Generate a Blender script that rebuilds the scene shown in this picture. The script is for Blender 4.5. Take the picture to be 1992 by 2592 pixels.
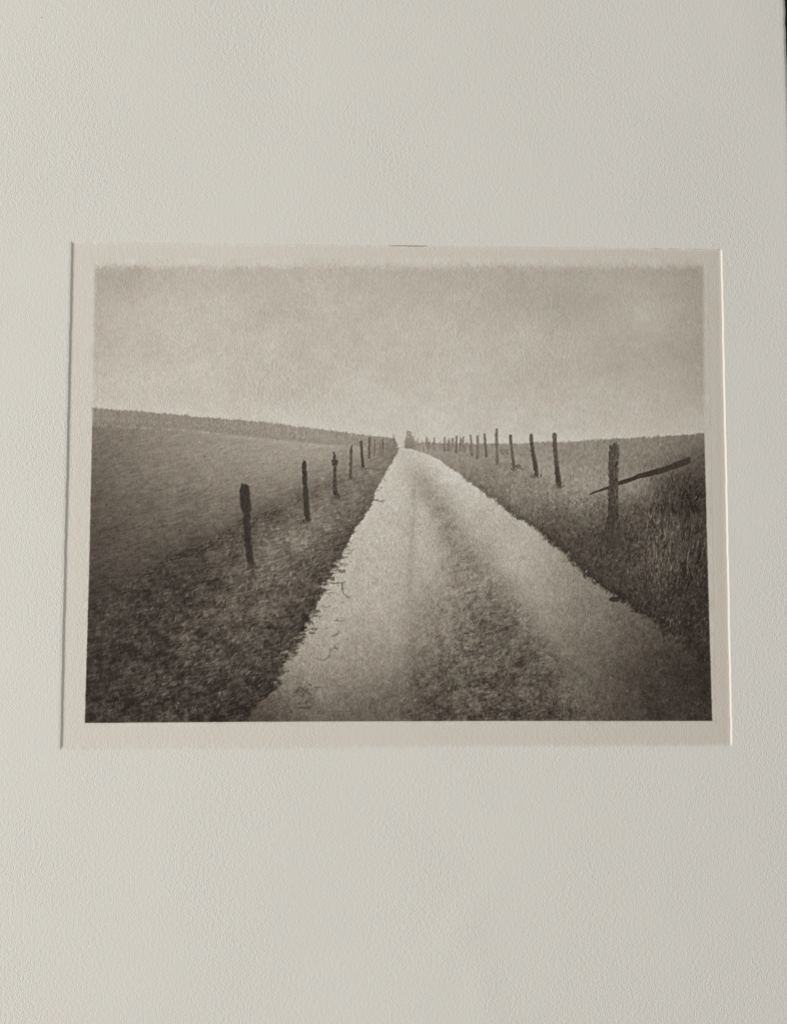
import bpy, math
import numpy as np

sc = bpy.context.scene
for o in list(bpy.data.objects):
    bpy.data.objects.remove(o)
MM = 0.001

# ------------------------------------------------------------------ camera
CAM_ROT = (4.70416178e-02, -2.52926294e-02, 1.24854948e-03)
CAM_LOC = np.array((-7.92248719, -17.1948507, 232.542072))      # millimetres
FOC, PCX, PCY = 1872.0, 996.0, 1296.0
cam_data = bpy.data.cameras.new('camera')
cam = bpy.data.objects.new('camera', cam_data)
sc.collection.objects.link(cam)
cam.location = tuple(CAM_LOC * MM)
cam.rotation_euler = CAM_ROT
cam_data.sensor_fit = 'VERTICAL'
cam_data.sensor_height = 36.0
cam_data.lens = 26.0
cam_data.clip_start = 0.01
cam_data.clip_end = 50.0
sc.camera = cam

# ------------------------------------------------------------------ world
world = bpy.data.worlds.new('World')
sc.world = world
world.use_nodes = True
bg = world.node_tree.nodes['Background']
bg.inputs[0].default_value = (0.97, 0.985, 0.985, 1)
bg.inputs[1].default_value = 0.395

# ------------------------------------------------------------------ window light from the left
SUN_EL, SUN_AZ, DIST = 19.0, 183.0, 2.2
ld = bpy.data.lights.new('window_light', 'AREA')
ld.shape = 'RECTANGLE'; ld.size = 0.5; ld.size_y = 0.45
ld.energy = 59.0
ld.color = (1.0, 0.990, 0.982)
lo = bpy.data.objects.new('window_light', ld)
sc.collection.objects.link(lo)
e, a = math.radians(SUN_EL), math.radians(SUN_AZ)
lo.location = (DIST*math.cos(e)*math.cos(a), DIST*math.cos(e)*math.sin(a), DIST*math.sin(e))
from mathutils import Vector
lo.rotation_euler = (-Vector(lo.location)).to_track_quat('-Z', 'Y').to_euler()

sc.view_settings.view_transform = 'Standard'
sc.view_settings.look = 'None'
sc.view_settings.exposure = 0.0
sc.view_settings.gamma = 1.0
sc.view_settings.use_curve_mapping = False

# ------------------------------------------------------------------ helpers
rng = np.random.default_rng(7)

def rot_matrix(r):
    a, b, c = r
    Rx = np.array([[1,0,0],[0,math.cos(a),-math.sin(a)],[0,math.sin(a),math.cos(a)]])
    Ry = np.array([[math.cos(b),0,math.sin(b)],[0,1,0],[-math.sin(b),0,math.cos(b)]])
    Rz = np.array([[math.cos(c),-math.sin(c),0],[math.sin(c),math.cos(c),0],[0,0,1]])
    return Rz @ Ry @ Rx
ROT = rot_matrix(CAM_ROT)

def at(px, py, z=0.0):
    """photo measurement -> millimetres on the plane of the paper"""
    d = np.array(((px-PCX)/FOC, -(py-PCY)/FOC, -1.0))
    d = ROT @ d
    t = (z - CAM_LOC[2]) / d[2]
    p = CAM_LOC + t*d
    return p[0], p[1]

def to_trace(x, y, z):
    """millimetres on the paper -> the sheet of measurements the picture was traced on"""
    q = np.stack([x-CAM_LOC[0], y-CAM_LOC[1], np.full_like(x, z)-CAM_LOC[2]], -1) @ ROT
    return PCX + FOC*q[..., 0]/-q[..., 2], PCY - FOC*q[..., 1]/-q[..., 2]

def sstep(e0, e1, x):
    t = np.clip((x-e0)/(e1-e0), 0, 1)
    return t*t*(3-2*t)

# ------------------------------------------------------------------ painting the printed picture (ink tones)
X0, Y0, RW, RH = 200, 646, 1624, 1206
yy, xx = np.mgrid[0:RH, 0:RW].astype(np.float32)
PX, PY = xx + X0, yy + Y0

def upsample(g, fx, fy):
    """bilinear sample of the small grid g at coordinates (fx, fy)"""
    h, w = g.shape
    fx = np.clip(fx, 0, w-1.001); fy = np.clip(fy, 0, h-1.001)
    ix = fx.astype(int); iy = fy.astype(int)
    tx = fx-ix; ty = fy-iy
    return ((g[iy, ix]*(1-tx)+g[iy, ix+1]*tx)*(1-ty) + (g[iy+1, ix]*(1-tx)+g[iy+1, ix+1]*tx)*ty)

def noise(cx, cy, ang=0.0):
    """smooth value noise, cell cx by cy trace pixels, about -1..1"""
    c, s = math.cos(ang), math.sin(ang)
    u = ((PX-X0)*c + (PY-Y0)*s)/cx; v = (-(PX-X0)*s + (PY-Y0)*c)/cy
    u = u-u.min(); v = v-v.min()
    g = rng.standard_normal((int(v.max())+3, int(u.max())+3)).astype(np.float32)
    iu = u.astype(int); iv = v.astype(int)
    tu = u-iu; tv = v-iv
    tu = tu*tu*(3-2*tu); tv = tv*tv*(3-2*tv)
    r = ((g[iv, iu]*(1-tu)+g[iv, iu+1]*tu)*(1-tv) + (g[iv+1, iu]*(1-tu)+g[iv+1, iu+1]*tu)*tv)
    return r*0.75

def field(points):
    """smooth interpolation of measured tones"""
    P = np.array(points, float)
    xy = P[:, :2]/100.0
    D = np.linalg.norm(xy[:, None]-xy[None], axis=2)
    n = len(P)
    A = np.zeros((n+1, n+1)); A[:n, :n] = -D + np.eye(n)*-0.03; A[:n, n] = 1; A[n, :n] = 1
    b = np.zeros(n+1); b[:n] = P[:, 2]
    w = np.linalg.solve(A, b)
    st = 6
    gy, gx = np.mgrid[0:RH+st:st, 0:RW+st:st]
    q = np.stack([(gx+X0)/100.0, (gy+Y0)/100.0], -1)
    out = np.full(gx.shape, w[n])
    for k in range(n):
        out -= w[k]*np.sqrt((q[..., 0]-xy[k, 0])**2 + (q[..., 1]-xy[k, 1])**2)
    return upsample(out.astype(np.float32), xx/st, yy/st)

sky_pts = [(245,675,166),(400,675,172),(600,675,175),(800,675,174),(1000,675,172),(1200,675,170),(1400,675,168),(1600,675,164),(1775,675,156),
 (250,720,166),(330,716,164),(450,720,176),(600,720,179),(800,720,180),(1000,720,177),(1200,720,174),(1400,720,170),(1600,720,168),(1775,720,156),
 (250,780,174),(350,780,182),(450,780,187),(550,790,186),(760,780,181),(850,780,184),(1000,780,183),(1200,780,179),(1300,780,174),(1400,780,169),(1500,780,172),(1620,792,179),(1700,780,168),(1775,780,159),
 (610,800,186),(670,811,178),(720,820,178),(780,818,181),(690,850,186),
 (250,850,173),(400,850,182),(550,850,187),(850,850,184),(1000,850,183),(1200,850,181),(1340,850,183),(1450,850,177),(1600,850,171),(1775,850,160),
 (250,920,178),(330,900,182),(400,920,185),(520,920,188),(700,920,183),(850,920,183),(1000,920,183),(1180,920,187),(1250,920,184),(1330,920,178),(1500,920,175),(1700,920,165),(1775,920,160),
 (250,990,184),(450,990,187),(600,990,185),(800,990,187),(1000,990,188),(1200,990,186),(1350,990,183),(1500,990,181),(1700,990,171),(1775,990,166),
 (400,1030,190),(600,1040,189),(800,1040,191),(1000,1040,192),(1200,1040,190),(1400,1040,187),(1600,1040,184),(1775,1040,176),
 (900,1080,193),(1020,1115,194),(1100,1080,193),(1400,1080,190),(1600,1080,187),(1770,1080,181)]
left_pts = [(240,1090,112),(400,1100,130),(550,1120,143),(700,1140,150),(800,1145,153),(900,1145,148),
 (240,1180,100),(400,1190,121),(550,1200,133),(700,1210,133),(830,1190,136),(900,1180,126),
 (235,1270,84),(400,1270,101),(500,1270,110),(590,1260,118),(680,1255,118),(740,1230,122),
 (232,1350,74),(350,1350,86),(450,1340,94),(560,1330,97),
 (228,1430,67),(350,1430,73),(430,1410,73),(560,1410,80),(600,1380,84),
 (640,1320,86),(700,1300,84),(760,1260,98),(800,1230,112),(560,1360,82),(500,1400,68),(420,1450,58),(840,1200,120),(600,1345,80),
 (740,1360,120),(680,1380,113),(800,1320,117),(700,1420,106),(640,1450,94),(850,1300,108),(900,1250,112),(930,1210,118),(960,1170,124),(990,1140,128),
 (910,1300,92),(870,1370,78),(840,1420,73),(800,1480,70),(780,1530,68),(750,1600,65),(700,1680,60),(650,1740,54),(620,1800,50),(935,1250,100),
 (600,1500,80),(500,1500,68),(560,1560,76),(660,1520,87),(700,1560,82),(630,1600,76),(540,1620,67),(450,1600,61),(350,1520,58),(260,1500,60),
 (250,1600,54),(350,1650,56),(450,1700,59),(560,1700,60),(300,1750,51),(250,1820,50),(400,1800,53),(550,1800,50),(600,1780,48),(760,1420,92)]
track_pts = [(1020,1145,190),(1000,1170,195),(1060,1160,194),(1090,1180,195),(980,1220,196),(1030,1230,189),(1120,1220,195),(950,1290,193),(1005,1290,190),
 (1180,1290,188),(1230,1300,184),(920,1360,189),(980,1370,188),(1080,1360,180),(1150,1240,192),(1160,1265,188),
 (1066,1190,172),(1074,1215,158),(1090,1250,150),(1112,1290,143),(1133,1330,138),(1152,1370,135),(1165,1400,136),(1185,1440,132),(1200,1480,128),
 (1212,1530,113),(1225,1590,100),(1190,1600,108),(1240,1660,92),(1200,1700,88),(1150,1700,95),(1300,1700,85),(1250,1780,72),(1150,1780,84),(1380,1780,78),
 (1100,1800,84),(1400,1820,72),(1330,1640,95),(1290,1560,114),(1265,1490,130),(1240,1430,148),(1205,1370,160),(1175,1320,172),
 (1043,1260,180),(1048,1330,177),(1044,1400,174),(1075,1300,184),(1083,1350,180),(1092,1410,172),(1080,1460,166),(1100,1470,160),(1130,1440,148),(1140,1520,138),(1080,1530,145),(1060,1600,142),(1120,1600,134),(1050,1680,118),(1060,1750,94),
 (900,1420,183),(970,1440,181),(860,1480,178),(930,1520,172),(1000,1500,171),(840,1560,170),(900,1600,159),(980,1600,157),(800,1620,164),(820,1680,148),
 (900,1680,140),(980,1680,133),(750,1700,138),(780,1760,116),(860,1760,116),(940,1760,110),(1000,1780,98),(720,1790,92),(670,1815,72),(800,1820,96),(900,1822,90),
 (1260,1350,180),(1300,1400,177),(1340,1440,170),(1290,1430,175),(1380,1420,158),(1420,1450,143),(1380,1500,154),(1340,1500,153),(1480,1510,128),(1420,1540,138),
 (1370,1570,140),(1500,1570,118),(1440,1620,121),(1560,1590,103),(1600,1600,90),(1500,1660,104),(1560,1680,86),(1650,1660,68),(1480,1740,96),(1560,1760,78),
 (1650,1740,60),(1740,1700,50),(1790,1720,48),(1780,1800,53),(1650,1810,62),(1500,1810,84),(1440,1720,97),(1720,1760,54)]
right_pts = [(1080,1145,150),(1130,1160,142),(1180,1175,138),(1250,1200,132),(1240,1240,122),(1300,1250,124),(1320,1290,110),(1270,1270,106),(1180,1208,122),
 (1370,1130,142),(1450,1140,137),(1550,1140,133),(1650,1130,130),(1770,1110,116),(1380,1180,152),(1450,1180,142),(1500,1200,148),(1620,1180,124),(1700,1170,106),
 (1775,1160,86),(1480,1240,150),(1430,1270,128),(1600,1240,138),(1650,1230,112),(1720,1230,72),(1775,1260,57),(1700,1290,70),(1640,1280,96),(1600,1290,88),
 (1500,1290,104),(1430,1310,95),(1350,1310,98),(1380,1350,82),(1450,1360,80),(1520,1350,70),(1600,1350,74),(1680,1360,82),(1750,1350,70),(1440,1410,68),
 (1500,1430,70),(1560,1440,70),(1640,1430,76),(1720,1430,64),(1780,1430,50),(1520,1480,64),(1600,1500,57),(1700,1510,54),(1780,1520,46),(1650,1570,51),
 (1720,1620,46),(1780,1620,44),(1330,1330,88),(1380,1375,78),(1230,1175,136)]

SKY, LEFT, TRK, RIGHT = field(sky_pts), field(left_pts), field(track_pts), field(right_pts)

n2, n4, n8, n16, n40 = noise(2, 2.6), noise(3.4, 4.6), noise(8, 8), noise(17, 15), noise(44, 36)
n_v = noise(1.9, 5.5)                        # fibres lie along the sheet
n_h = noise(16, 3.4, -0.25)
col = PX[0]

# region outlines, traced
n100 = noise(100, 60)
hz = np.interp(col, [200,236,400,500,593,700,800,900,960,1000,1110,1290,1368,1450,1553,1650,1778,1830],
                    [1029,1032,1045,1055,1061,1073,1085,1098,1106,1110,1122,1124,1119,1117,1111,1106,1098,1095])
hz2 = np.interp(col, [200,236,400,503,593,700,789,850,900,940,1000], [1075,1077,1082,1090,1101,1113,1122,1127,1130,1131,1132])
row = PY[:, 0]
tl = np.interp(row, [1128,1132,1153,1179,1214,1246,1282,1307,1339,1368,1386,1411,1446,1468,1503,1532,1564,1600,1632,1661,1703,1746,1779,1825,1850],
                    [1018,1011,1004,986,964,950,939,921,900,886,875,861,850,829,814,800,789,771,750,736,711,696,652,627,620])
tr_ = np.interp(row, [1128,1137,1150,1164,1189,1221,1243,1268,1307,1318,1343,1371,1400,1429,1439,1471,1504,1532,1554,1586,1614,1650,1700,1720],
                     [1020,1043,1082,1111,1146,1189,1218,1254,1300,1321,1357,1393,1429,1450,1464,1500,1554,1589,1625,1661,1696,1750,1810,1860])
near = np.clip((PY-1130)/700, 0, 1)           # 0 far, 1 near
SKYm = sstep(2.6, -2.6, PY - (hz[None, :] + n2*1.4 + n_v*0.7 + n8*0.8 + n16*1.2))
GROUND = 1-SKYm
jl = (n_h*3 + n4*3.5 + n8*5 + n16*8)*(0.15+near*1.15)
softL = 1.5 + near*6.5
d_l = PX - (tl[:, None] + jl)
jr = (n4*5 + n8*7 + n16*6)*(0.1+near*2.2)
softR = 2.0 + near*26
d_r = (tr_[:, None] + jr) - PX
TRm = sstep(-1, 1, d_l/softL)*sstep(-1, 1, d_r/softR)*(PY > 1133+n2*1.0)
is_right = PX > np.interp(PY, [1100, 1135, 1850], [1022, 1022, 1300])

# ground tones with growing texture
clump = np.tanh((n16*1.1+n8*0.9)*1.2)
texL = (n4*6.5 + n8*6.0 + clump*8.0 + n16*3 + n40*7 + n_h*7.5)*(0.25+near*1.05)*np.clip(LEFT/95, 0.55, 1.15)
texR = (n4*7 + n8*7 + clump*6.5 + n40*5 + n_v*6)*(0.35+near*0.95)*np.clip(RIGHT/95, 0.5, 1.15)
# open field is smoother than the verge
crest = np.interp(PX, [200,421,500,560,630,700,790,860,890,1000], [1560,1415,1392,1352,1318,1288,1243,1208,1180,1131])
verge = sstep(-14, 14, PY-crest-n16*6)
Lg = LEFT + texL*(0.55+0.6*verge) + n_h*4.0 + n40*3.0*near + n16*2*near
Lg -= 9*np.exp(-((PY-crest-6-n8*5)/15)**2)*sstep(430, 620, PX)*sstep(900, 800, PX)*np.clip(0.5+0.9*n8+0.5*n4,-0.2,2)
Rg = RIGHT + texR
# far hedge along the left horizon
hedge = sstep(1.5, -1.5, PY-(hz2[None, :]+n4*1.0))*(PX < 1010)
hT = np.interp(PX, [236, 400, 600, 800, 1000], [133, 135, 142, 147, 140]) + n_v*5.0 + n4*3.5
hT -= 5*sstep(8, 0, np.abs(PY-hz2[None, :]+6))
Lg = Lg*(1-hedge) + hT*hedge
Lg += 17*np.exp(-((PY-hz2[None, :]-2.5)/2.2)**2)*sstep(640, 380, PX)*np.clip(0.8+n4*0.6, 0, 1.6)
Lg += 7*np.exp(-((PY-hz2[None, :]-5)/5)**2)*sstep(400, 640, PX)*(PX < 930)
# pale patch of sky light between hedge and distant tree
G = np.where(is_right, Rg, Lg)
# soft grass hanging over right verge horizon
fuzz = ((PX > 1040) & (PX < 1290)).astype(np.float32)*sstep(1136, 1120, PY)
G = G + fuzz*(n_v*14-4)
trk_tex = n2*4 + n4*4.0*(0.7+near) + n8*2.6*(0.4+near) + n16*2.2
dark_med = np.clip((172-TRK)/60, 0, 1)*np.clip(1-np.abs(PX-np.interp(PY, [1150,1400,1600,1850], [1065,1165,1215,1250]))/np.interp(PY, [1150,1400,1850], [20,90,260]), 0, 1)**0.5
T_tr = TRK + trk_tex + dark_med*(n4*7 + n8*5 + clump*5 + n16*5 + n40*6 + n_h*10) - 4*sstep(165,190,TRK)
T_tr += (n16*3+n40*2)*near
T_tr -= 15*np.exp(-((PX-np.interp(PY,[1180,1210,1376,1627],[1050,1048,1042,1034])-n8*1.5)/(5+near*9))**2)*sstep(1180,1230,PY)*sstep(1620,1440,PY)*(0.85+0.25*n16)
T_tr -= 7*np.exp(-((PX-1040-n4*1.5)/9)**2)*sstep(1540, 1600, PY)*sstep(1760, 1690, PY)
T_tr -= 8*sstep(1036, 1050, PX)*sstep(1480, 1560, PY)*sstep(1180, 1100, PX)
# contour of dark grass leaning over both edges
G = G - 15*np.exp(-((d_r+10+near*5)/(8+near*14))**2)*sstep(1180, 1260, PY)*sstep(1600, 1500, PY)*(0.8+0.5*n8)
G = G - 8*np.exp(-((d_l+9)/9)**2)*sstep(1250, 1350, PY)
skyT = SKY + 1.8 + n100*1.6 + n40*1.9 + n16*1.9 + n8*1.3 + 2.0*np.exp(-((PY-hz[None, :]+9)/9)**2)*(1+0.6*n4)
T = SKYm*skyT + GROUND*(G*(1-TRm) + T_tr*TRm)
# gap of light left of the distant tree
gap = sstep(1000, 1006, PX+n4*3)*sstep(1026, 1020, PX)*sstep(1136, 1130, PY)*sstep(1098, 1106, PY)
T = T*(1-gap) + 193*gap

label = np.zeros((RH, RW), np.int16)          # 0 sky
HEDGE, FIELD_L, VERGE_L, TRACK, FIELD_R, VERGE_R, TREE = 1, 2, 3, 4, 5, 6, 7
gnd = SKYm < 0.5
label[gnd & ~is_right] = FIELD_L
label[gnd & ~is_right & (hedge > 0.5)] = HEDGE
label[gnd & ~is_right & (verge > 0.5) & (hedge <= 0.5)] = VERGE_L
rv = np.interp(PX, [1020,1120,1290,1368,1420,1500,1560,1640,1720,1800], [1100,1120,1160,1195,1235,1262,1272,1255,1225,1215])
label[gnd & is_right] = FIELD_R
label[gnd & is_right & (PY > rv)] = VERGE_R
label[gnd & (TRm > 0.5)] = TRACK
label[gap > 0.5] = 0

# ---- strokes: blades of grass, twigs, cracks
def splat(A, x, y, v):
    fx = x-X0; fy = y-Y0
    ok = (fx > 1) & (fx < RW-3) & (fy > 1) & (fy < RH-3)
    fx = fx[ok]; fy = fy[ok]; v = v[ok]
    ix = fx.astype(int); iy = fy.astype(int); tx = fx-ix; ty = fy-iy
    np.add.at(A, (iy, ix), v*(1-tx)*(1-ty)); np.add.at(A, (iy, ix+1), v*tx*(1-ty))
    np.add.at(A, (iy+1, ix), v*(1-tx)*ty); np.add.at(A, (iy+1, ix+1), v*tx*ty)

def blades(n, xr, yr, lng, ang, spread, amp, mask, curve=0.25, N=26):
    x = rng.uniform(*xr, n); y = rng.uniform(*yr, n)
    m = mask[(y-Y0).astype(int), (x-X0).astype(int)] > 0.5
    x, y = x[m], y[m]; n = len(x)
    k = 0.35+0.65*np.clip((y-1150)/500, 0, 1)
    L = rng.uniform(0.5, 1.3, n)*lng*k
    a0 = rng.normal(ang, spread, n); c = rng.normal(0, curve, n)
    v = rng.normal(amp, abs(amp)*0.6, n)
    D = np.zeros((RH, RW), np.float32)
    t = np.linspace(0, 1, N)
    aa = a0[:, None]+c[:, None]*t[None]
    xs = x[:, None]+L[:, None]*t[None]*np.cos(aa); ys = y[:, None]-L[:, None]*t[None]*np.sin(aa)
    w = v[:, None]*np.sin(np.pi*np.clip(t*0.9+0.08, 0, 1))[None]*(L[:, None]/N)
    splat(D, xs.ravel(), ys.ravel(), w.ravel())
    return D

mL = (gnd & ~is_right & (verge > 0.4) & (TRm < 0.6)).astype(np.float32)
mF = (gnd & ~is_right & (verge <= 0.5) & (hedge < 0.5)).astype(np.float32)
mR = (gnd & is_right & (PY > rv-8) & (TRm < 0.5)).astype(np.float32)
mRF = (gnd & is_right & (TRm < 0.4)).astype(np.float32)
mM = ((dark_med > 0.25) & (TRm > 0.5)).astype(np.float32)
D = blades(5200, (215, 960), (1250, 1830), 15, 1.2, 0.5, 19, mL, 0.1)
D += blades(6500, (215, 960), (1200, 1830), 13, 1.3, 0.6, -23, mL, 0.1)
D += blades(420, (300, 800), (1450, 1820), 20, 0.9, 0.35, 44, mL, 0.12)
D += blades(2600, (215, 900), (1120, 1480), 12, 0.15, 0.3, -18, mF)
D += blades(1800, (215, 900), (1120, 1480), 9, 0.8, 0.8, 15, mF)
D += blades(5200, (1230, 1800), (1220, 1640), 14, 1.45, 0.5, 22, mR)
D += blades(6500, (1050, 1800), (1180, 1640), 13, 1.4, 0.7, -26, mR)
D += blades(1300, (1400, 1790), (1150, 1300), 18, 1.5, 0.16, -24, mRF)
D += blades(330, (1630, 1785), (1300, 1500), 75, 1.5, 0.12, 20, mR, 0.2, 60)
D += blades(300, (1630, 1785), (1290, 1500), 60, 1.5, 0.09, -28, mR, 0.12, 60)
D += blades(110, (1600, 1700), (1400, 1640), 22, 1.2, 0.5, 24, mR)
D += blades(2600, (980, 1450), (1230, 1825), 12, 0.35, 0.6, -25, mM)
D += blades(1500, (980, 1450), (1230, 1825), 11, 0.7, 0.8, 20, mM)
D += blades(2600, (1050, 1790), (1180, 1700), 14, 1.2, 0.9, -22, ((np.abs(d_r) < 6+near*20) & is_right).astype(np.float32))
D += blades(900, (600, 980), (1180, 1800), 12, 0.9, 0.9, -18, ((d_l > -16) & (d_l < 4)).astype(np.float32))
D += blades(900, (420, 980), (1230, 1800), 30, 0.55, 0.22, -22, mL, 0.15, 40)
D += blades(700, (420, 980), (1230, 1800), 28, 0.6, 0.25, 19, mL, 0.15, 40)
D += blades(700, (1080, 1700), (1200, 1600), 24, 2.5, 0.3, -20, mR, 0.15, 40)
D += blades(260, (1640, 1786), (1215, 1310), 46, 1.5, 0.14, -38, mRF, 0.15, 50)
D += blades(240, (1530, 1680), (1270, 1420), 22, 1.4, 0.5, -30, mR)
D += blades(160, (1500, 1790), (1240, 1420), 16, 1.3, 0.6, 34, mR)
mC = ((np.abs(PY-crest-4) < 11) & (PX > 330) & (PX < 900)).astype(np.float32)
D += blades(7000, (330, 900), (1190, 1480), 16, 0.5, 0.35, -20, mC, 0.1)
D += blades(1500, (560, 930), (1200, 1480), 17, 0.45, 0.3, 20, mL, 0.1)
mT = ((TRm > 0.5) & (dark_med < 0.9)).astype(np.float32)
D += blades(5200, (620, 1780), (1180, 1825), 4.5, 0.3, 1.2, -24, mT, 0.3, 10)     # loose gravel
D += blades(3200, (620, 1780), (1180, 1825), 3.5, 0.3, 1.2, 18, mT, 0.3, 10)
D += blades(260, (1500, 1790), (1500, 1640), 30, 1.3, 0.3, 22, mR, 0.2, 40)
T = T + np.clip(D, -45, 60)*GROUND

def stroke(pts, w, tone, op=1.0, taper=True):
    """a drawn line through the points, w pixels wide"""
    global T
    P = np.array(pts, float)
    seg = np.linalg.norm(np.diff(P, axis=0), axis=1); s = np.concatenate([[0], np.cumsum(seg)])
    n = max(int(s[-1]*1.5), 6); q = np.linspace(0, s[-1], n)
    xs = np.interp(q, s, P[:, 0])+rng.normal(0, 0.5, n); ys = np.interp(q, s, P[:, 1])+rng.normal(0, 0.5, n)
    x0, x1 = int(min(xs)-X0-w-3), int(max(xs)-X0+w+4); y0, y1 = int(min(ys)-Y0-w-3), int(max(ys)-Y0+w+4)
    x0 = max(x0, 0); y0 = max(y0, 0)
    sx, sy = PX[y0:y1, x0:x1], PY[y0:y1, x0:x1]
    al = np.zeros(sx.shape, np.float32)
    for i in range(n):
        ww = w*(1-0.55*(i/n) if taper else 1)*0.5*(0.8+0.4*rng.random())
        al = np.maximum(al, np.clip(ww+0.6-np.hypot(sx-xs[i], sy-ys[i]), 0, 1))
    al *= op
    T[y0:y1, x0:x1] = T[y0:y1, x0:x1]*(1-al)+tone*al

def blob(x, y, rx, ry, tone, op=0.9, rough=0.35):
    global T
    d = ((PX-x)/rx)**2 + ((PY-y)/ry)**2
    al = sstep(1.3, 0.5, d + n4*rough + n8*rough*0.6)*op
    T = T*(1-al)+tone*al

# cracked edge of the track
for pts, w, t in [([(829,1473),(845,1477),(860,1476),(871,1474)], 2.6, 75), ([(866,1476),(866,1490),(870,1503),(880,1510),(886,1515)], 2.6, 70),
        ([(826,1503),(838,1500),(850,1503)], 2, 85), ([(815,1532),(825,1538),(838,1534)], 2, 100), ([(784,1566),(797,1558),(808,1560)], 3, 60),
        ([(846,1572),(858,1571),(870,1573)], 1.8, 95), ([(843,1610),(852,1606),(860,1596)], 2.6, 85), ([(856,1643),(846,1640),(838,1646),(834,1662),(822,1671),(806,1670),(800,1664)], 3.0, 92),
        ([(855,1645),(848,1634),(853,1628)], 2.4, 90), ([(848,1424),(862,1426),(880,1429)], 3, 75), ([(949,1266),(962,1269),(975,1268)], 2.2, 95),
        ([(958,1212),(966,1205)], 2, 95), ([(948,1241),(958,1232)], 2, 95), ([(836,1440),(849,1446)], 5, 66), ([(873,1388),(893,1395)], 2, 95), ([(868,1400),(884,1403)], 1.8, 110),
        ([(772,1600),(792,1588)], 2.5, 80), ([(705,1787),(730,1772),(760,1755),(782,1742)], 4, 84), ([(750,1752),(770,1745),(782,1756)], 6, 66), ([(690,1800),(708,1786)], 4, 78),
        ([(740,1640),(757,1640)], 2.5, 90), ([(738,1650),(752,1653)], 3.5, 66), ([(745,1712),(757,1716)], 2, 84), ([(930,1413),(937,1417)], 1.6, 120),
        ([(1317,1277),(1332,1272),(1345,1267)], 2.4, 88), ([(1188,1221),(1188,1206)], 2, 95), ([(1222,1247),(1233,1237),(1245,1232)], 2.6, 82), ([(1253,1268),(1280,1262)], 2.4, 90)]:
    stroke(pts, w*1.35, t+12, 0.6)
    for q in range(5):
        ax, ay = pts[rng.integers(len(pts))]; ax += rng.normal(0, 5); ay += rng.normal(0, 4)
        stroke([(ax, ay), (ax+rng.normal(0, 5), ay+rng.normal(0, 3))], rng.uniform(1.5, 4), t+rng.uniform(5, 45), 0.5)
for k in range(46):
    q = rng.random() < 0.55
    x, y = (rng.normal(766, 11), rng.normal(1756, 9)) if q else (rng.normal(762, 8), rng.normal(1789, 5))
    stroke([(x, y), (x+rng.normal(5, 5), y-rng.normal(3, 5))], rng.uniform(2, 5), rng.uniform(55, 85), 0.5)
for k in range(70):
    x, y = rng.uniform(640, 790), rng.uniform(1735, 1824)
    stroke([(x, y), (x+rng.uniform(4, 18), y-rng.uniform(1, 9))], rng.uniform(1.5, 3.5), T[int(y-Y0), int(x-X0)]-rng.uniform(8, 24), 0.5)
for k in range(120):                            # crumbling strip along the edge of the surface
    y = rng.uniform(1390, 1690); x = np.interp(y, row, tl)+rng.uniform(2, 75)
    stroke([(x, y), (x+rng.normal(3, 4), y+rng.normal(0, 3))], rng.uniform(1.2, 3), T[int(y-Y0), int(x-X0)]+(rng.uniform(-34, -10) if rng.random() < 0.6 else 12), 0.55)
for k in range(34):                             # jagged tufts leaning out over the track
    y = rng.uniform(1290, 1740); x = np.interp(y, row, tl)
    L = rng.uniform(5, 17)*(0.4+0.8*(y-1250)/500)
    stroke([(x-6, y+rng.normal(0, 2)), (x+L*0.5, y+rng.normal(-1, 2)), (x+L, y+rng.normal(0, 3))], rng.uniform(1.6, 3.6), rng.uniform(70, 110), 0.6)
for k in range(70):
    y = rng.uniform(1400, 1720); x = np.interp(y, row, tl)+rng.normal(2, 9)
    blob(x, y, rng.uniform(4, 13), rng.uniform(2, 5), (168 if rng.random() < 0.5 else 88)-max(0, y-1560)*0.22, 0.55, 0.9)
# stones, seed heads and scraps
blob(1556, 1517, 16, 7.5, 47, 0.95, 0.15); blob(1578, 1523, 10, 4, 52, 0.7, 0.2)
for x, y, rx, ry, t in [(1609,1380,12,4.5,122),(1510,1293,7,2.5,135),(1600,1296,8,2.5,130),(1600,1552,7,3,112),(1676,1562,4,3,118),(1701,1570,3,6,108),(1340,1276,6,3,120),
        (345,1598,7,7,92),(371,1780,9,6,96),(438,1730,9,6,104),(656,1735,5,4,104),(452,1780,5,4,118),(477,1653,5,3,122),(475,1508,7,2.2,126),(370,1436,4,2,110),
        (703,1605,4,4,112),(545,1548,5,8,104),(630,1550,6,8,98),(313,1246,3,2,150),(624,1203,3.5,1.6,176),(625,1297,5,8,104),(1442,1402,6,5,98)]:
    blob(x, y, rx*0.8, ry*0.8, t, 0.62, 1.0)
for k in range(150):                            # glints of unprinted paper
    x, y = rng.uniform(230, 800), rng.uniform(1090, 1820)
    stroke([(x, y), (x+rng.normal(0, 2.5), y-rng.uniform(1, 5))], 1.4, T[int(y-Y0), int(x-X0)]+rng.uniform(18, 50), 0.8)
blob(816, 1211, 5, 4, 156, 0.8)                  # seed head beside the second post
blob(1277, 1143, 12, 9, 112, 0.55, 1.2); blob(1310, 1181, 8, 6, 92, 0.85); blob(1318, 1186, 6, 3, 98, 0.8)
blob(1280, 1166, 22, 6, 158, 0.5); blob(1310, 1160, 8, 8, 165, 0.5)
for (a, b) in [((1290,1203),(1313,1207)), ((925,1186),(985,1190)), ((700,1402),(770,1360)), ((690,1330),(730,1310))]:
    stroke([a, b], 3, T[int(a[1]-Y0), int(a[0]-X0)]-22, 0.6)
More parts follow.
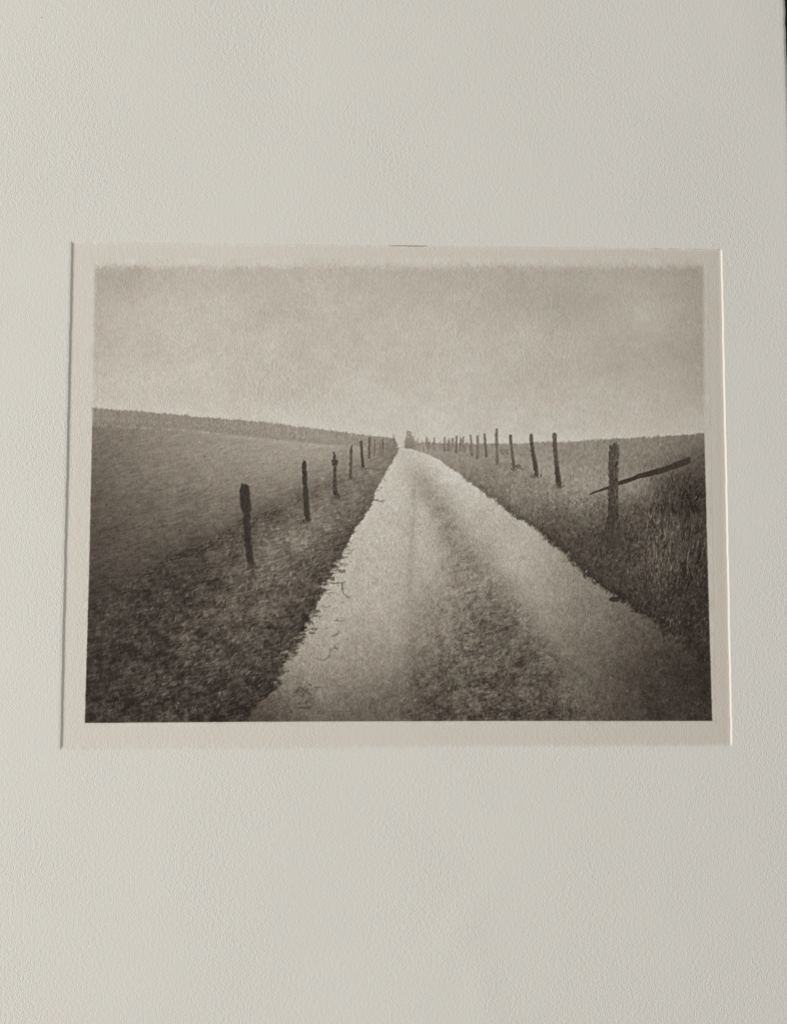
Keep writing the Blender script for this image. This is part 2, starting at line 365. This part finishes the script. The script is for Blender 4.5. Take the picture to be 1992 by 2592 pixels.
# reedy clump at the right margin
for k in range(26):
    x = rng.uniform(1650, 1782); y = rng.uniform(1300, 1330)
    stroke([(x, y), (x+rng.normal(1, 2), y-25), (x+rng.normal(2, 4), y-rng.uniform(40, 70))], 1.8, rng.uniform(52, 72), 0.6)
stroke([(1784,1262),(1765,1268),(1752,1278)], 3, 84, 0.7)

# ---- posts: (y, left, right) outlines
POSTS = []
def post(outline, tone, mott=5.0, rough=2.0, op=0.92, fade=0.0):
    global T
    O = np.array(outline, float)
    rough = min(rough, 0.4+(O[:, 2]-O[:, 1]).mean()/11.0)
    O[:, 1] -= 0.5; O[:, 2] += 0.5
    y0, y1 = O[0, 0], O[-1, 0]
    l = np.interp(PY, O[:, 0], O[:, 1]) + n4*rough*0.7; r = np.interp(PY, O[:, 0], O[:, 2]) + n8*rough*0.6
    tt = np.interp(PY, [y0, y1], tone) if isinstance(tone, tuple) else tone
    al = np.clip((PX-l)/2.0+0.5, 0, 1)*np.clip((r-PX)/2.0+0.5, 0, 1)*np.clip((PY-y0-n_v*rough*2.2)/1.5+0.5, 0, 1)*np.clip((y1-PY+n4*rough*2)/3+0.5, 0, 1)
    if fade: al = al*(1-sstep(y1-fade, y1, PY)*0.8)
    al = al*op
    tt = tt + 9*np.exp(-((PX-r+2)/2.0)**2)
    T = T*(1-al)+(tt+n4*mott+n_v*mott*1.3)*al
    POSTS.append(al > 0.42)

left_posts = [
 ([(1222,613,618),(1230,610,630),(1245,607,633),(1262,608,633),(1280,610,636),(1293,611,637),(1297,615,632),(1330,617,635),(1370,620,637),(1405,623,641),(1430,630,644)], (48,44), 4),
 ([(1168,768,774),(1174,764,776),(1188,765,776),(1230,767,779),(1270,769,782),(1300,771,784),(1318,774,785)], (54,50), 4),
 ([(1143,843,847),(1152,845,849),(1162,843,850),(1166,840,857),(1175,841,854),(1182,845,852),(1215,844,851),(1238,843,853),(1250,844,858),(1256,846,862)], (66,58), 5),
 ([(1128,887,892),(1150,886,892),(1180,885.5,891),(1200,885,890),(1213,884,893)], (84,72), 4),
 ([(1116,911,917),(1135,912,918),(1160,914,920),(1182,916,922),(1185,917,921)], (72,52), 4),
 ([(1107,932,938),(1130,932,938),(1150,932,937),(1162,933,938)], (100,84), 5),
 ([(1118,958,962),(1153,958.5,962)], 112, 5),
 ([(1112,966,971),(1135,966,971),(1154,966,970)], (108,98), 5),
 ([(1108,978,983),(1147,978,982)], (126,118), 6),
 ([(1112,946,950),(1156,946,949.5)], (112,104), 5),
 ([(1110,987,990.5),(1142,987,990)], (128,116), 5)]
right_posts = [
 ([(1108,1056,1059.5),(1134,1056,1059.5)], (138,128), 6),
 ([(1106,1078,1082),(1137,1078,1082)], (134,122), 6),
 ([(1107,1097,1101),(1139,1096,1100)], (130,118), 6),
 ([(1112,1133.5,1138.5),(1128,1132,1138),(1143,1131,1137)], (122,112), 6),
 ([(1105,1123,1127.5),(1143,1123,1128)], (128,112), 6),
 ([(1108,1143,1147),(1134,1143,1147)], (122,114), 6),
 ([(1102,1153,1157),(1125,1152.5,1157),(1147,1151.5,1156)], (108,94), 5),
 ([(1106,1164,1168),(1138,1164,1168)], (126,116), 5),
 ([(1104,1170,1174),(1140,1169.5,1174)], (126,114), 5),
 ([(1101,1189,1193),(1125,1190,1195),(1154,1191,1198)], (120,98), 5),
 ([(1102,1206,1211),(1130,1205.5,1211.5),(1162,1205,1212)], (116,108), 5),
 ([(1097,1223,1228),(1130,1226,1231),(1157,1228,1234)], (104,88), 5),
 ([(1086,1254,1259),(1100,1253,1259.5),(1140,1254,1260.5),(1174,1255.5,1262)], (108,104), 5),
 ([(1101,1288,1295),(1120,1290,1296),(1160,1295,1300),(1187,1296,1304)], (92,78), 5),
 ([(1098,1342,1346),(1103,1340,1348),(1125,1342,1350),(1150,1345,1354),(1170,1348,1359),(1190,1351,1361),(1205,1354,1362)], (84,60), 5),
 ([(1095,1401,1405),(1098,1398,1408),(1130,1399,1409),(1170,1403,1413),(1200,1405,1417),(1220,1407,1420),(1231,1409,1420)], (88,58), 5),
 ([(1121,1546,1562),(1126,1544,1566),(1150,1541,1565),(1180,1540,1564),(1225,1541,1563),(1245,1539,1564),(1275,1540,1564),(1310,1537,1566),(1352,1532,1568)], (78,56), 9)]
# the leaning rail behind the nearest right post
RAIL = None
def rail():
    global T, RAIL
    c = np.interp(PX, [1490,1500,1541,1564,1620,1680,1746], [1253,1248,1234,1224.5,1205,1189,1164])
    hw = np.interp(PX, [1490,1541,1570,1640,1740,1748], [2.6,3.8,5.4,7.0,8.8,8.0])
    al = np.clip(hw-np.abs(PY-c+n8*0.8)+n4*0.9+0.5, 0, 1)*sstep(1489, 1494, PX+n4*2)*sstep(1750, 1745, PX+n2*1.5)
    T = T*(1-al)+((np.interp(PX, [1495,1560,1640,1745], [72,56,56,58])+n4*5))*al
    RAIL = al > 0.42
rail()
for o, t, m in left_posts: post(o, t, m)
for o, t, m in right_posts[:-1]: post(o, t, m)
post(right_posts[-1][0], right_posts[-1][1], 11, 2.2, 0.94, 30)
blob(1567, 1182, 3, 26, 112, 0.35); blob(782, 1316, 8, 4, 60, 0.7); blob(636, 1432, 13, 9, 56, 0.6); blob(640, 1458, 10, 20, 62, 0.4); blob(1550, 1370, 30, 28, 60, 0.45)
for px_, py_ in ((519, 1156), (936, 1790)): blob(px_, py_, 1.8, 3, 62, 0.8, 0.1)
for fx, fy, fw, ft in ((636,1432,16,58),(780,1318,12,62),(853,1256,10,72),(887,1212,6,88),(919,1186,5,92),(1414,1230,14,66),(1358,1205,11,72),(1300,1188,9,84),(1550,1345,34,60),(1258,1175,7,108)):
    for q in range(int(fw*1.2)):
        x = fx+rng.normal(0, fw*0.6); y = fy+rng.uniform(-1, 5)*fw/12+2
        stroke([(x, y), (x+rng.normal(0, 3), y-rng.uniform(3, 14)*fw/14)], rng.uniform(1.2, 2.6), ft+rng.normal(6, 14), 0.7)
blob(1344, 1124, 2.5, 2.5, 50, 0.9, 0.1)
# brushwood between the distant posts
for k in range(46):
    x = rng.uniform(1046, 1200); y1_ = np.interp(x, [1040,1200], [1136,1146])+rng.normal(0, 3)
    stroke([(x, y1_), (x+rng.normal(0, 2), y1_-rng.uniform(14, 36))], 1.9, rng.uniform(104, 138), 0.6)
for k in range(26):
    x = rng.uniform(940, 1000)
    stroke([(x, 1148-(x-940)*0.2), (x+rng.normal(0, 1), 1148-(x-940)*0.2-rng.uniform(16, 40))], 1.8, rng.uniform(108, 138), 0.6)
# distant tree at the end of the track
T0 = T.copy()
tl_ = np.interp(PY, [1080,1084,1090,1093,1103,1106,1118,1137], [1031,1030,1030.5,1029,1029,1026,1025.5,1025])+n4*0.9
tr2 = np.interp(PY, [1080,1084,1090,1093,1103,1106,1118,1137], [1031.5,1032.5,1034,1041,1042,1046,1047.5,1049])+n4*0.9
al = np.clip((PX-tl_)/3+0.5, 0, 1)*np.clip((tr2-PX)/3+0.5, 0, 1)*sstep(1081, 1092, PY)*sstep(1137, 1133, PY)*0.92
T = T*(1-al)+(np.interp(PY, [1085,1100,1115,1132], [152,142,134,122])+n4*5)*al
label[(np.abs(T-T0) > 14) & (PX > 1022) & (PX < 1050) & (PY < 1137)] = TREE
blob(1033.5, 1106, 2.6, 1.6, 196, 0.8, 0.1); blob(1053, 1134, 9, 3, 142, 0.6)
blob(1058, 1112, 10, 6, 202, 0.35); blob(1062, 1119, 8, 2.5, 205, 0.6)

# paper fibres take the ink unevenly everywhere inside the picture
INK = 1.0
fib = (n2*0.030 + n_v*0.034 + n4*0.014)
T = T*(1+fib*np.clip(1.7-T/150, 0.55, 1.6))
sp = rng.random((RH, RW)); T = np.where(sp > 0.9985, T+rng.uniform(8, 30, T.shape), T)
T = np.where(sp < 0.0005, T*0.72, T)

def box(A, r):
    P = np.pad(A, r+1, mode='edge').cumsum(0).cumsum(1); k = 2*r+1
    return ((P[k:, k:]-P[:-k, k:]-P[k:, :-k]+P[:-k, :-k])/(k*k))[:A.shape[0], :A.shape[1]]
soft = box(box(T.astype(np.float64), 2), 2)
T = T + 0.22*(soft-box(box(soft, 5), 5)) + 0.25*(T-soft)
T = np.maximum(T, 26)

# soft or crisp margins of the picture
CORN = {'tl': (241, 668), 'tr': (1781, 668), 'br': (1801.5, 1825), 'bl': (215.8, 1830)}
lx = np.interp(PY, [668, 1035, 1430, 1830], [241, 235, 227, 215.8]) + n4*0.35
rx_ = np.interp(PY, [668, 1100, 1425, 1825], [1779.5, 1782, 1790, 1801.5]) + n4*0.35
by = np.interp(PX, [215, 700, 1300, 1802], [1830, 1826.5, 1825, 1825]) + n4*0.35
sx = 1.1 + 5.0*sstep(1090, 1010, PY)
topm = sstep(-12, 13, PY-(675+n4*3.5+n2*3+n8*1.2+n16*1.0))
IN = sstep(-1, 1, (PX-lx)/sx)*sstep(-1, 1, (rx_-PX)/sx)*sstep(-1, 1, (by-PY)/1.2)*topm

def plate_tone(px):
    return np.interp(px, [150, 700, 1200, 1850], [198, 197, 194, 187])
MARG = plate_tone(PX) + (n2+n_v)*2.0 + n8*1.4 + n16*2.6 + n40*1.8
MARG = MARG - 5*np.exp(-((PY-by)/5)**2)*np.clip(n16+0.4, 0, 1)*(PY > by)
T = T*IN + MARG*(1-IN)
lab_in = (PX > lx) & (PX < rx_) & (PY < by) & (PY > 671)
label[~lab_in] = -1

# ---- tone -> ink colour (display values of the ink under the paper's light, then divided out)
def lin(c):
    c = np.asarray(c)/255.0
    return np.where(c <= 0.04045, c/12.92, ((c+0.055)/1.055)**2.4)
KEY_T = [25, 50, 75, 100, 130, 160, 185, 199, 206, 255]
KEY_C = np.array([(31,25,20),(57,49,42),(83,73,64),(108,98,87),(139,128,116),(168,158,145),(192,182,170),(205,197,186),(208,203,194),(255,255,250)], float)
PAPER = np.array((208, 203, 194), float)
def ink(T):
    rgb = np.stack([np.interp(T, KEY_T, KEY_C[:, k]) for k in range(3)], -1)
    m = lin(rgb)/lin(PAPER)
    return m

# ------------------------------------------------------------------ the paper as relief
DEPTH = 0.32           # the plate pressed this far into the sheet, mm
HX, HY = 104.0, 79.127

def wave(x, y):
    """slow cockling of the damp-pressed sheet, mm"""
    z = 0.060*np.sin(x/17.0+1.3)*np.cos(y/31.0+0.4) + 0.070*np.sin(x/29.0-y/47.0+2.0) + 0.026*np.sin(x/9.5+y/14.0)*np.cos(y/12.0+0.7) + 0.0035*np.sin(x/4.1+1.7*np.sin(y/9.0))*np.cos(y/6.3+1.1*np.sin(x/8.0))
    for px, py, ax, ay, rot, h in [(1165,2350,14,5,0.9,0.075),(1215,2480,5,15,0.2,0.07),(790,2440,22,12,0.0,-0.10),(700,230,16,30,0.1,-0.11),(1150,120,22,14,0.3,0.09),(1900,120,10,30,0.1,0.10),(160,120,18,14,0,0.08)]:
        mx, my = at(px, py)
        c, s = math.cos(rot), math.sin(rot)
        u = (x-mx)*c+(y-my)*s; v = -(x-mx)*s+(y-my)*c
        z = z + h*np.exp(-(u/ax)**2-(v/ay)**2)
    return z

def hash_noise1(t, seed):
    r = np.random.default_rng(seed).standard_normal(4000)
    t = t+1000; i = np.floor(t).astype(int); f = t-i; f = f*f*(3-2*f)
    return r[i % 4000]*(1-f)+r[(i+1) % 4000]*f

def relief(x, y):
    jx = 0.035*hash_noise1(y/1.1, 1)+0.03*hash_noise1(y/6.0, 2)
    jy = 0.06*hash_noise1(x/1.6, 3)+0.05*hash_noise1(x/9.0, 4)
    left = sstep(-HX-0.18, -HX+0.20, x+jx)*0.80 + 0.20*sstep(-HX-1.0, -HX+0.1, x+jx)
    right = np.clip((HX+0.28-x-jx)/0.48, 0, 1)
    top = sstep(HY+0.55, HY-0.65, y+jy)
    bot = sstep(-HY-0.9, -HY+0.9, y+jy)
    # the floor sits a little deeper along the plate's bevel
    bevel = np.where(x > 0, 0.03, 0.02)*np.exp(-((HX-np.abs(x)-1.2)/0.9)**2)
    m = left*right*top*bot
    return wave(x, y) - (DEPTH+bevel)*m, m

# ------------------------------------------------------------------ material
def N(nt, t, **kw):
    n = nt.nodes.new(t)
    for k, v in kw.items(): setattr(n, k, v)
    return n

def paper_material():
    m = bpy.data.materials.new('cotton_rag_paper_with_ink'); m.use_nodes = True
    nt = m.node_tree; L = nt.links.new
    b = nt.nodes['Principled BSDF']
    b.inputs['Roughness'].default_value = 0.85
    b.inputs['Specular IOR Level'].default_value = 0.18
    tc = N(nt, 'ShaderNodeTexCoord')
    def tex(sx, sy, detail, rough=0.55):
        mp = N(nt, 'ShaderNodeMapping'); mp.inputs['Scale'].default_value = (sx, sy, sx)
        L(tc.outputs['Object'], mp.inputs['Vector'])
        n = N(nt, 'ShaderNodeTexNoise'); n.inputs['Scale'].default_value = 1.0
        n.inputs['Detail'].default_value = detail; n.inputs['Roughness'].default_value = rough
        L(mp.outputs[0], n.inputs['Vector']); return n
    fine = tex(2600, 1700, 2.0, 0.6)
    mid = tex(950, 640, 3.0, 0.65)
    press = N(nt, 'ShaderNodeAttribute', attribute_name='pressed')
    inkc = N(nt, 'ShaderNodeAttribute', attribute_name='ink')
    # colour: faint mottling of the fibres, times the ink film
    mott = tex(150, 110, 3.0, 0.7)
    ramp = N(nt, 'ShaderNodeMix', data_type='RGBA')
    ramp.inputs['A'].default_value = (0.772, 0.727, 0.653, 1); ramp.inputs['B'].default_value = (0.754, 0.736, 0.659, 1)
    mr = N(nt, 'ShaderNodeMapRange'); mr.inputs['From Min'].default_value = 0.35; mr.inputs['From Max'].default_value = 0.65
    L(mott.outputs['Fac'], mr.inputs['Value']); L(mr.outputs[0], ramp.inputs['Factor'])
    mul = N(nt, 'ShaderNodeMix', data_type='RGBA', blend_type='MULTIPLY'); mul.inputs['Factor'].default_value = 1
    L(ramp.outputs['Result'], mul.inputs['A']); L(inkc.outputs['Color'], mul.inputs['B'])
    L(mul.outputs['Result'], b.inputs['Base Color'])
    # relief of the felt side, flattened where the plate pressed
    st = N(nt, 'ShaderNodeMapRange'); st.inputs['To Min'].default_value = 1.0; st.inputs['To Max'].default_value = 0.85
    L(press.outputs['Fac'], st.inputs['Value'])
    patch = tex(22, 16, 2.0, 0.5)
    pm = N(nt, 'ShaderNodeMapRange'); pm.inputs['From Min'].default_value = 0.35; pm.inputs['From Max'].default_value = 0.65
    pm.inputs['To Min'].default_value = 0.55; pm.inputs['To Max'].default_value = 1.25
    L(patch.outputs['Fac'], pm.inputs['Value'])
    sm = N(nt, 'ShaderNodeMath', operation='MULTIPLY'); L(st.outputs[0], sm.inputs[0]); L(pm.outputs[0], sm.inputs[1])
    b1 = N(nt, 'ShaderNodeBump'); b1.inputs['Distance'].default_value = 0.000085
    b2 = N(nt, 'ShaderNodeBump'); b2.inputs['Distance'].default_value = 0.00012
    L(mid.outputs['Fac'], b1.inputs['Height']); L(sm.outputs[0], b1.inputs['Strength'])
    L(fine.outputs['Fac'], b2.inputs['Height']); L(sm.outputs[0], b2.inputs['Strength'])
    L(b1.outputs[0], b2.inputs['Normal']); L(b2.outputs[0], b.inputs['Normal'])
    return m
PAPER_MAT = paper_material()

def add_mesh(name, verts, quads, colour, pressed, parent, smooth=False):
    me = bpy.data.meshes.new(name)
    nv, nq = len(verts), len(quads)
    me.vertices.add(nv); me.vertices.foreach_set('co', (verts*MM).astype(np.float32).ravel())
    me.loops.add(nq*4); me.loops.foreach_set('vertex_index', quads.astype(np.int32).ravel())
    me.polygons.add(nq)
    me.polygons.foreach_set('loop_start', np.arange(0, nq*4, 4, dtype=np.int32))
    me.polygons.foreach_set('loop_total', np.full(nq, 4, np.int32))
    me.polygons.foreach_set('use_smooth', np.full(nq, smooth))
    me.update(calc_edges=True)
    ca = me.color_attributes.new('ink', 'FLOAT_COLOR', 'POINT')
    c4 = np.ones((nv, 4), np.float32); c4[:, :3] = colour
    ca.data.foreach_set('color', c4.ravel())
    pa = me.attributes.new('pressed', 'FLOAT', 'POINT')
    pa.data.foreach_set('value', np.broadcast_to(np.asarray(pressed, np.float32), (nv,)).copy())
    me.materials.append(PAPER_MAT)
    o = bpy.data.objects.new(name, me); sc.collection.objects.link(o); o.parent = parent
    return o

def take(name, V, Q, Cc, Pp, parent, smooth=False):
    used, inv = np.unique(Q, return_inverse=True)
    return add_mesh(name, V[used], inv.reshape(-1, 4), Cc[used], Pp[used], parent, smooth)

# ------------------------------------------------------------------ table
def table():
    me = bpy.data.meshes.new('table_top')
    x, y, t = 400, 420, 25
    z = -1.6
    v = np.array([(-x,-y,z),(x,-y,z),(x,y,z),(-x,y,z),(-x,-y,z-t),(x,-y,z-t),(x,y,z-t),(-x,y,z-t)], float)*MM
    me.from_pydata([tuple(p) for p in v], [], [(0,1,2,3),(7,6,5,4),(0,4,5,1),(1,5,6,2),(2,6,7,3),(3,7,4,0)])
    m = bpy.data.materials.new('dark_stained_wood'); m.use_nodes = True
    nt = m.node_tree; b = nt.nodes['Principled BSDF']
    tc = N(nt, 'ShaderNodeTexCoord'); mp = N(nt, 'ShaderNodeMapping'); mp.inputs['Scale'].default_value = (300, 25, 300)
    n = N(nt, 'ShaderNodeTexNoise'); n.inputs['Scale'].default_value = 1; n.inputs['Detail'].default_value = 5
    cr = N(nt, 'ShaderNodeMix', data_type='RGBA'); cr.inputs['A'].default_value = (0.006, 0.005, 0.0045, 1); cr.inputs['B'].default_value = (0.020, 0.013, 0.008, 1)
    nt.links.new(tc.outputs['Object'], mp.inputs[0]); nt.links.new(mp.outputs[0], n.inputs['Vector'])
    nt.links.new(n.outputs['Fac'], cr.inputs['Factor']); nt.links.new(cr.outputs['Result'], b.inputs['Base Color'])
    b.inputs['Roughness'].default_value = 0.6; b.inputs['Specular IOR Level'].default_value = 0.2
    me.materials.append(m)
    o = bpy.data.objects.new('table_top', me); sc.collection.objects.link(o)
    o['kind'] = 'structure'
table()

# ------------------------------------------------------------------ the print
root = bpy.data.objects.new('art_print', None)
sc.collection.objects.link(root)
root.empty_display_size = 0.05
root['label'] = 'off-white paper sheet with sepia print of a rutted track between fence posts'
root['category'] = 'print'

# sheet: grid lines crowd where the plate mark steps down
def lines(lo_, hi_, marks, coarse, fine, w):
    out = [lo_]
    x = lo_
    while x < hi_-1e-6:
        d = min(abs(x+1e-4-m) if x >= m-w else max(m-w-x, fine) if x < m-w else 9 for m in marks)
        inside = any(m-w <= x+1e-6 < m+w for m in marks)
        step = fine if inside else coarse
        nxt = x+step
        for m in marks:
            if x < m-w-1e-6 < nxt: nxt = m-w
        x = min(nxt, hi_); out.append(x)
    return np.array(out)

def speck(px, py, rx, ry):
    mx, my = at(px, py); n = 14
    z = float(relief(np.array([mx]), np.array([my]))[0][0])
    rr = 1+0.25*np.sin(np.arange(n)*2.4); t = np.arange(n)*2*math.pi/n
    ring = np.stack([mx+rx*rr*np.cos(t), my+ry*rr*np.sin(t), np.full(n, z-0.01)], -1)
    v = [tuple(p*MM) for p in ring]+[tuple(((p-(mx,my,z))*(0.6,0.6,1)+(mx,my,z+0.04))*MM) for p in ring]
    me = bpy.data.meshes.new('pulp_speck'); me.from_pydata(v, [], [(i, (i+1) % n, n+(i+1) % n, n+i) for i in range(n)]+[tuple(range(n, 2*n))])
    m = bpy.data.materials.get('dark_fibre') or bpy.data.materials.new('dark_fibre'); m.use_nodes = True
    m.node_tree.nodes['Principled BSDF'].inputs['Base Color'].default_value = (0.03, 0.025, 0.02, 1)
    me.materials.append(m); o = bpy.data.objects.new('pulp_speck', me); sc.collection.objects.link(o); o.parent = root
speck(1796, 1068, 0.17, 0.20); speck(106, 45, 0.15, 0.17)

xs = lines(-136.0, 124.0, (-HX, HX), 0.9, 0.06, 1.2)
ys = lines(-190.0, 186.0, (-HY, HY), 0.9, 0.14, 1.4)
GXs, GYs = np.meshgrid(xs, ys)
# right edge: the torn side runs slightly out of square, traced at its top
pe = [at(px, py) for px, py in ((1983.5,-60),(1984.6,0),(1986.3,35),(1988.4,107),(1991,167),(1996,290),(2008,700),(2016,1300),(2030,2600))]
ey = np.array([p[1] for p in pe])[::-1]; ex = np.array([p[0] for p in pe])[::-1]
edge = np.interp(GYs, ey, ex) + 0.05*hash_noise1(GYs/0.8, 9) + 0.07*hash_noise1(GYs/4.0, 10)
tX = sstep(0, 1, 0)+np.clip((GXs-110.0)/14.0, 0, 1)
GX2 = np.where(GXs > 110, 110+(edge-110)*tX, GXs)
GX2 = np.where(GXs < -130, -130+(GXs+130)*(1+0.03*hash_noise1(GYs/3.0, 12)), GX2)
Z, M = relief(GX2, GYs)
Z = Z - 0.12*np.exp(-((edge-GX2)/0.35)**2)      # edge rounds over
V = np.stack([GX2, GYs, Z], -1).reshape(-1, 3)
ny, nx = GXs.shape
idx = np.arange(ny*nx).reshape(ny, nx)
Q = np.stack([idx[:-1, :-1], idx[:-1, 1:], idx[1:, 1:], idx[1:, :-1]], -1).reshape(-1, 4)
# colour of the sheet: bare paper outside, faint film of plate tone inside
tx_, ty_ = to_trace(GX2, GYs, -DEPTH)
Tt = 206.0 + (plate_tone(tx_)-206.0)*M
# shade of the undercut slit painted in along the top bevel, specks in the pulp
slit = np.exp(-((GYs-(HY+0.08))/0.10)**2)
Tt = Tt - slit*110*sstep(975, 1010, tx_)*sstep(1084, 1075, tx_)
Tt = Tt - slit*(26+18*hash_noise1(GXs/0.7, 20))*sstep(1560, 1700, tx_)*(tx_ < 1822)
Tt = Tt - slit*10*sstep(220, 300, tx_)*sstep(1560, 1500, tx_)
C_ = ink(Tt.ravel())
cen = (GX2[:-1, :-1]+GX2[1:, 1:])/2; ceny = (GYs[:-1, :-1]+GYs[1:, 1:])/2
inpl = ((np.abs(cen) < HX) & (np.abs(ceny) < HY)).ravel()
Pp = M.ravel()
# underside and skirt, so that the sheet has its real thickness
loop = np.concatenate([idx[0, :-1], idx[:-1, -1], idx[-1, :0:-1], idx[:0:-1, 0]])
nb = len(loop); base = len(V)
low = V[loop].copy(); low[:, 2] = -1.35
Vs = np.concatenate([V, low, [[-136, -190, -1.35], [124, -190, -1.35], [124, 186, -1.35], [-136, 186, -1.35]]])
r = np.arange(nb); r2 = (r+1) % nb
Qs = np.stack([loop[r2], loop[r], base+r, base+r2], -1)
inner = np.array([[base+nb+3, base+nb+2, base+nb+1, base+nb]])
Cs = np.concatenate([C_, np.ones((nb+4, 3))]); Ps = np.concatenate([Pp, np.zeros(nb+4)])
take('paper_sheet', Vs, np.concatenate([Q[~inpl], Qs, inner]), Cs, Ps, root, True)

# picture: a film of ink on the pressed floor of the plate mark
c = {k: np.array(at(px + (-9 if 'l' in k else 9), py + (-14 if 't' in k else 9), -DEPTH)) for k, (px, py) in CORN.items()}
NXP, NYP = 1020, 752
u = np.linspace(0, 1, NXP)[None, :, None]; v = np.linspace(0, 1, NYP)[:, None, None]
G2 = (c['tl']*(1-u)+c['tr']*u)*(1-v) + (c['bl']*(1-u)+c['br']*u)*v
gx, gy = G2[..., 0], G2[..., 1]
tx_, ty_ = to_trace(gx, gy, -DEPTH)
TT = upsample(T.astype(np.float32), tx_-X0, ty_-Y0)
HUE = [upsample(h, tx_-X0, ty_-Y0) for h in (noise(9, 11)*0.6+noise(4, 5)*0.4, noise(9, 11)*0.6+noise(4, 5)*0.4)]
Zp = wave(gx, gy) - DEPTH + 0.018
Vp = np.stack([gx, gy, Zp], -1).reshape(-1, 3)
Cp = ink(TT.ravel())
warm = 0.030*np.clip(1.6-TT/160, 0.35, 1.3)
Cp[:, 0] *= (1+warm*HUE[0]).ravel(); Cp[:, 1] *= (1-0.6*warm*HUE[0]+0.4*warm*HUE[1]).ravel(); Cp[:, 2] *= (1-0.9*warm*HUE[1]).ravel()
idp = np.arange(NXP*NYP).reshape(NYP, NXP)
Qp = np.stack([idp[1:, :-1], idp[1:, 1:], idp[:-1, 1:], idp[:-1, :-1]], -1).reshape(-1, 4)
cx_ = ((tx_[:-1, :-1]+tx_[1:, 1:])/2-X0).astype(int); cy_ = ((ty_[:-1, :-1]+ty_[1:, 1:])/2-Y0).astype(int)
Lp = label[np.clip(cy_, 0, RH-1), np.clip(cx_, 0, RW-1)].ravel()
for k, m in enumerate(POSTS + [RAIL]):
    mm = m[np.clip(cy_, 0, RH-1), np.clip(cx_, 0, RW-1)].ravel()
    if k == len(POSTS): mm = mm & (Lp < 100)
    Lp = np.where(mm & (Lp >= 0), 100+k, Lp)
Pq = np.ones(len(Vp))
# margin of the plate mark: floor of the sheet plus the film's clean border
marg = Qp[Lp == -1]
# drop the floor faces wholly hidden under the film
qc = V[Q].mean(1)
tqx, tqy = to_trace(qc[:, 0], qc[:, 1], -DEPTH)
under = (tqx > 255) & (tqx < 1768) & (tqy > 680) & (tqy < 1812)
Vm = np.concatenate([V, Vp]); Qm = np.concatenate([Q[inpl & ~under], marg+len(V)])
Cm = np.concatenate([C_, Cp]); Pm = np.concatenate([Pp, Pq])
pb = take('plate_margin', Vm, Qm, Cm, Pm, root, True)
names = {0: ('printed_sky', None), HEDGE: ('printed_hedgerow', None), FIELD_L: ('printed_field', 'smooth printed field sloping down from the hedgerow, left of the track'),
         VERGE_L: ('printed_verge', 'rough dark grass verge printed left of the track'), TRACK: ('printed_track', None),
         FIELD_R: ('printed_field', 'narrow strip of printed field under the sky, right of the track'),
         VERGE_R: ('printed_verge', 'dark tussocky grass verge printed right of the track'), TREE: ('printed_tree', None)}
for k, (nm, lb) in names.items():
    q = Qp[Lp == k]
    if len(q):
        o = take(nm, Vp, q, Cp, Pq, root, True)
        if lb: o['label'] = lb
for k in range(len(POSTS)+1):
    q = Qp[Lp == 100+k]
    if len(q):
        take('printed_fence_post' if k < len(POSTS) else 'printed_fence_rail', Vp, q, Cp, Pq, root, True)
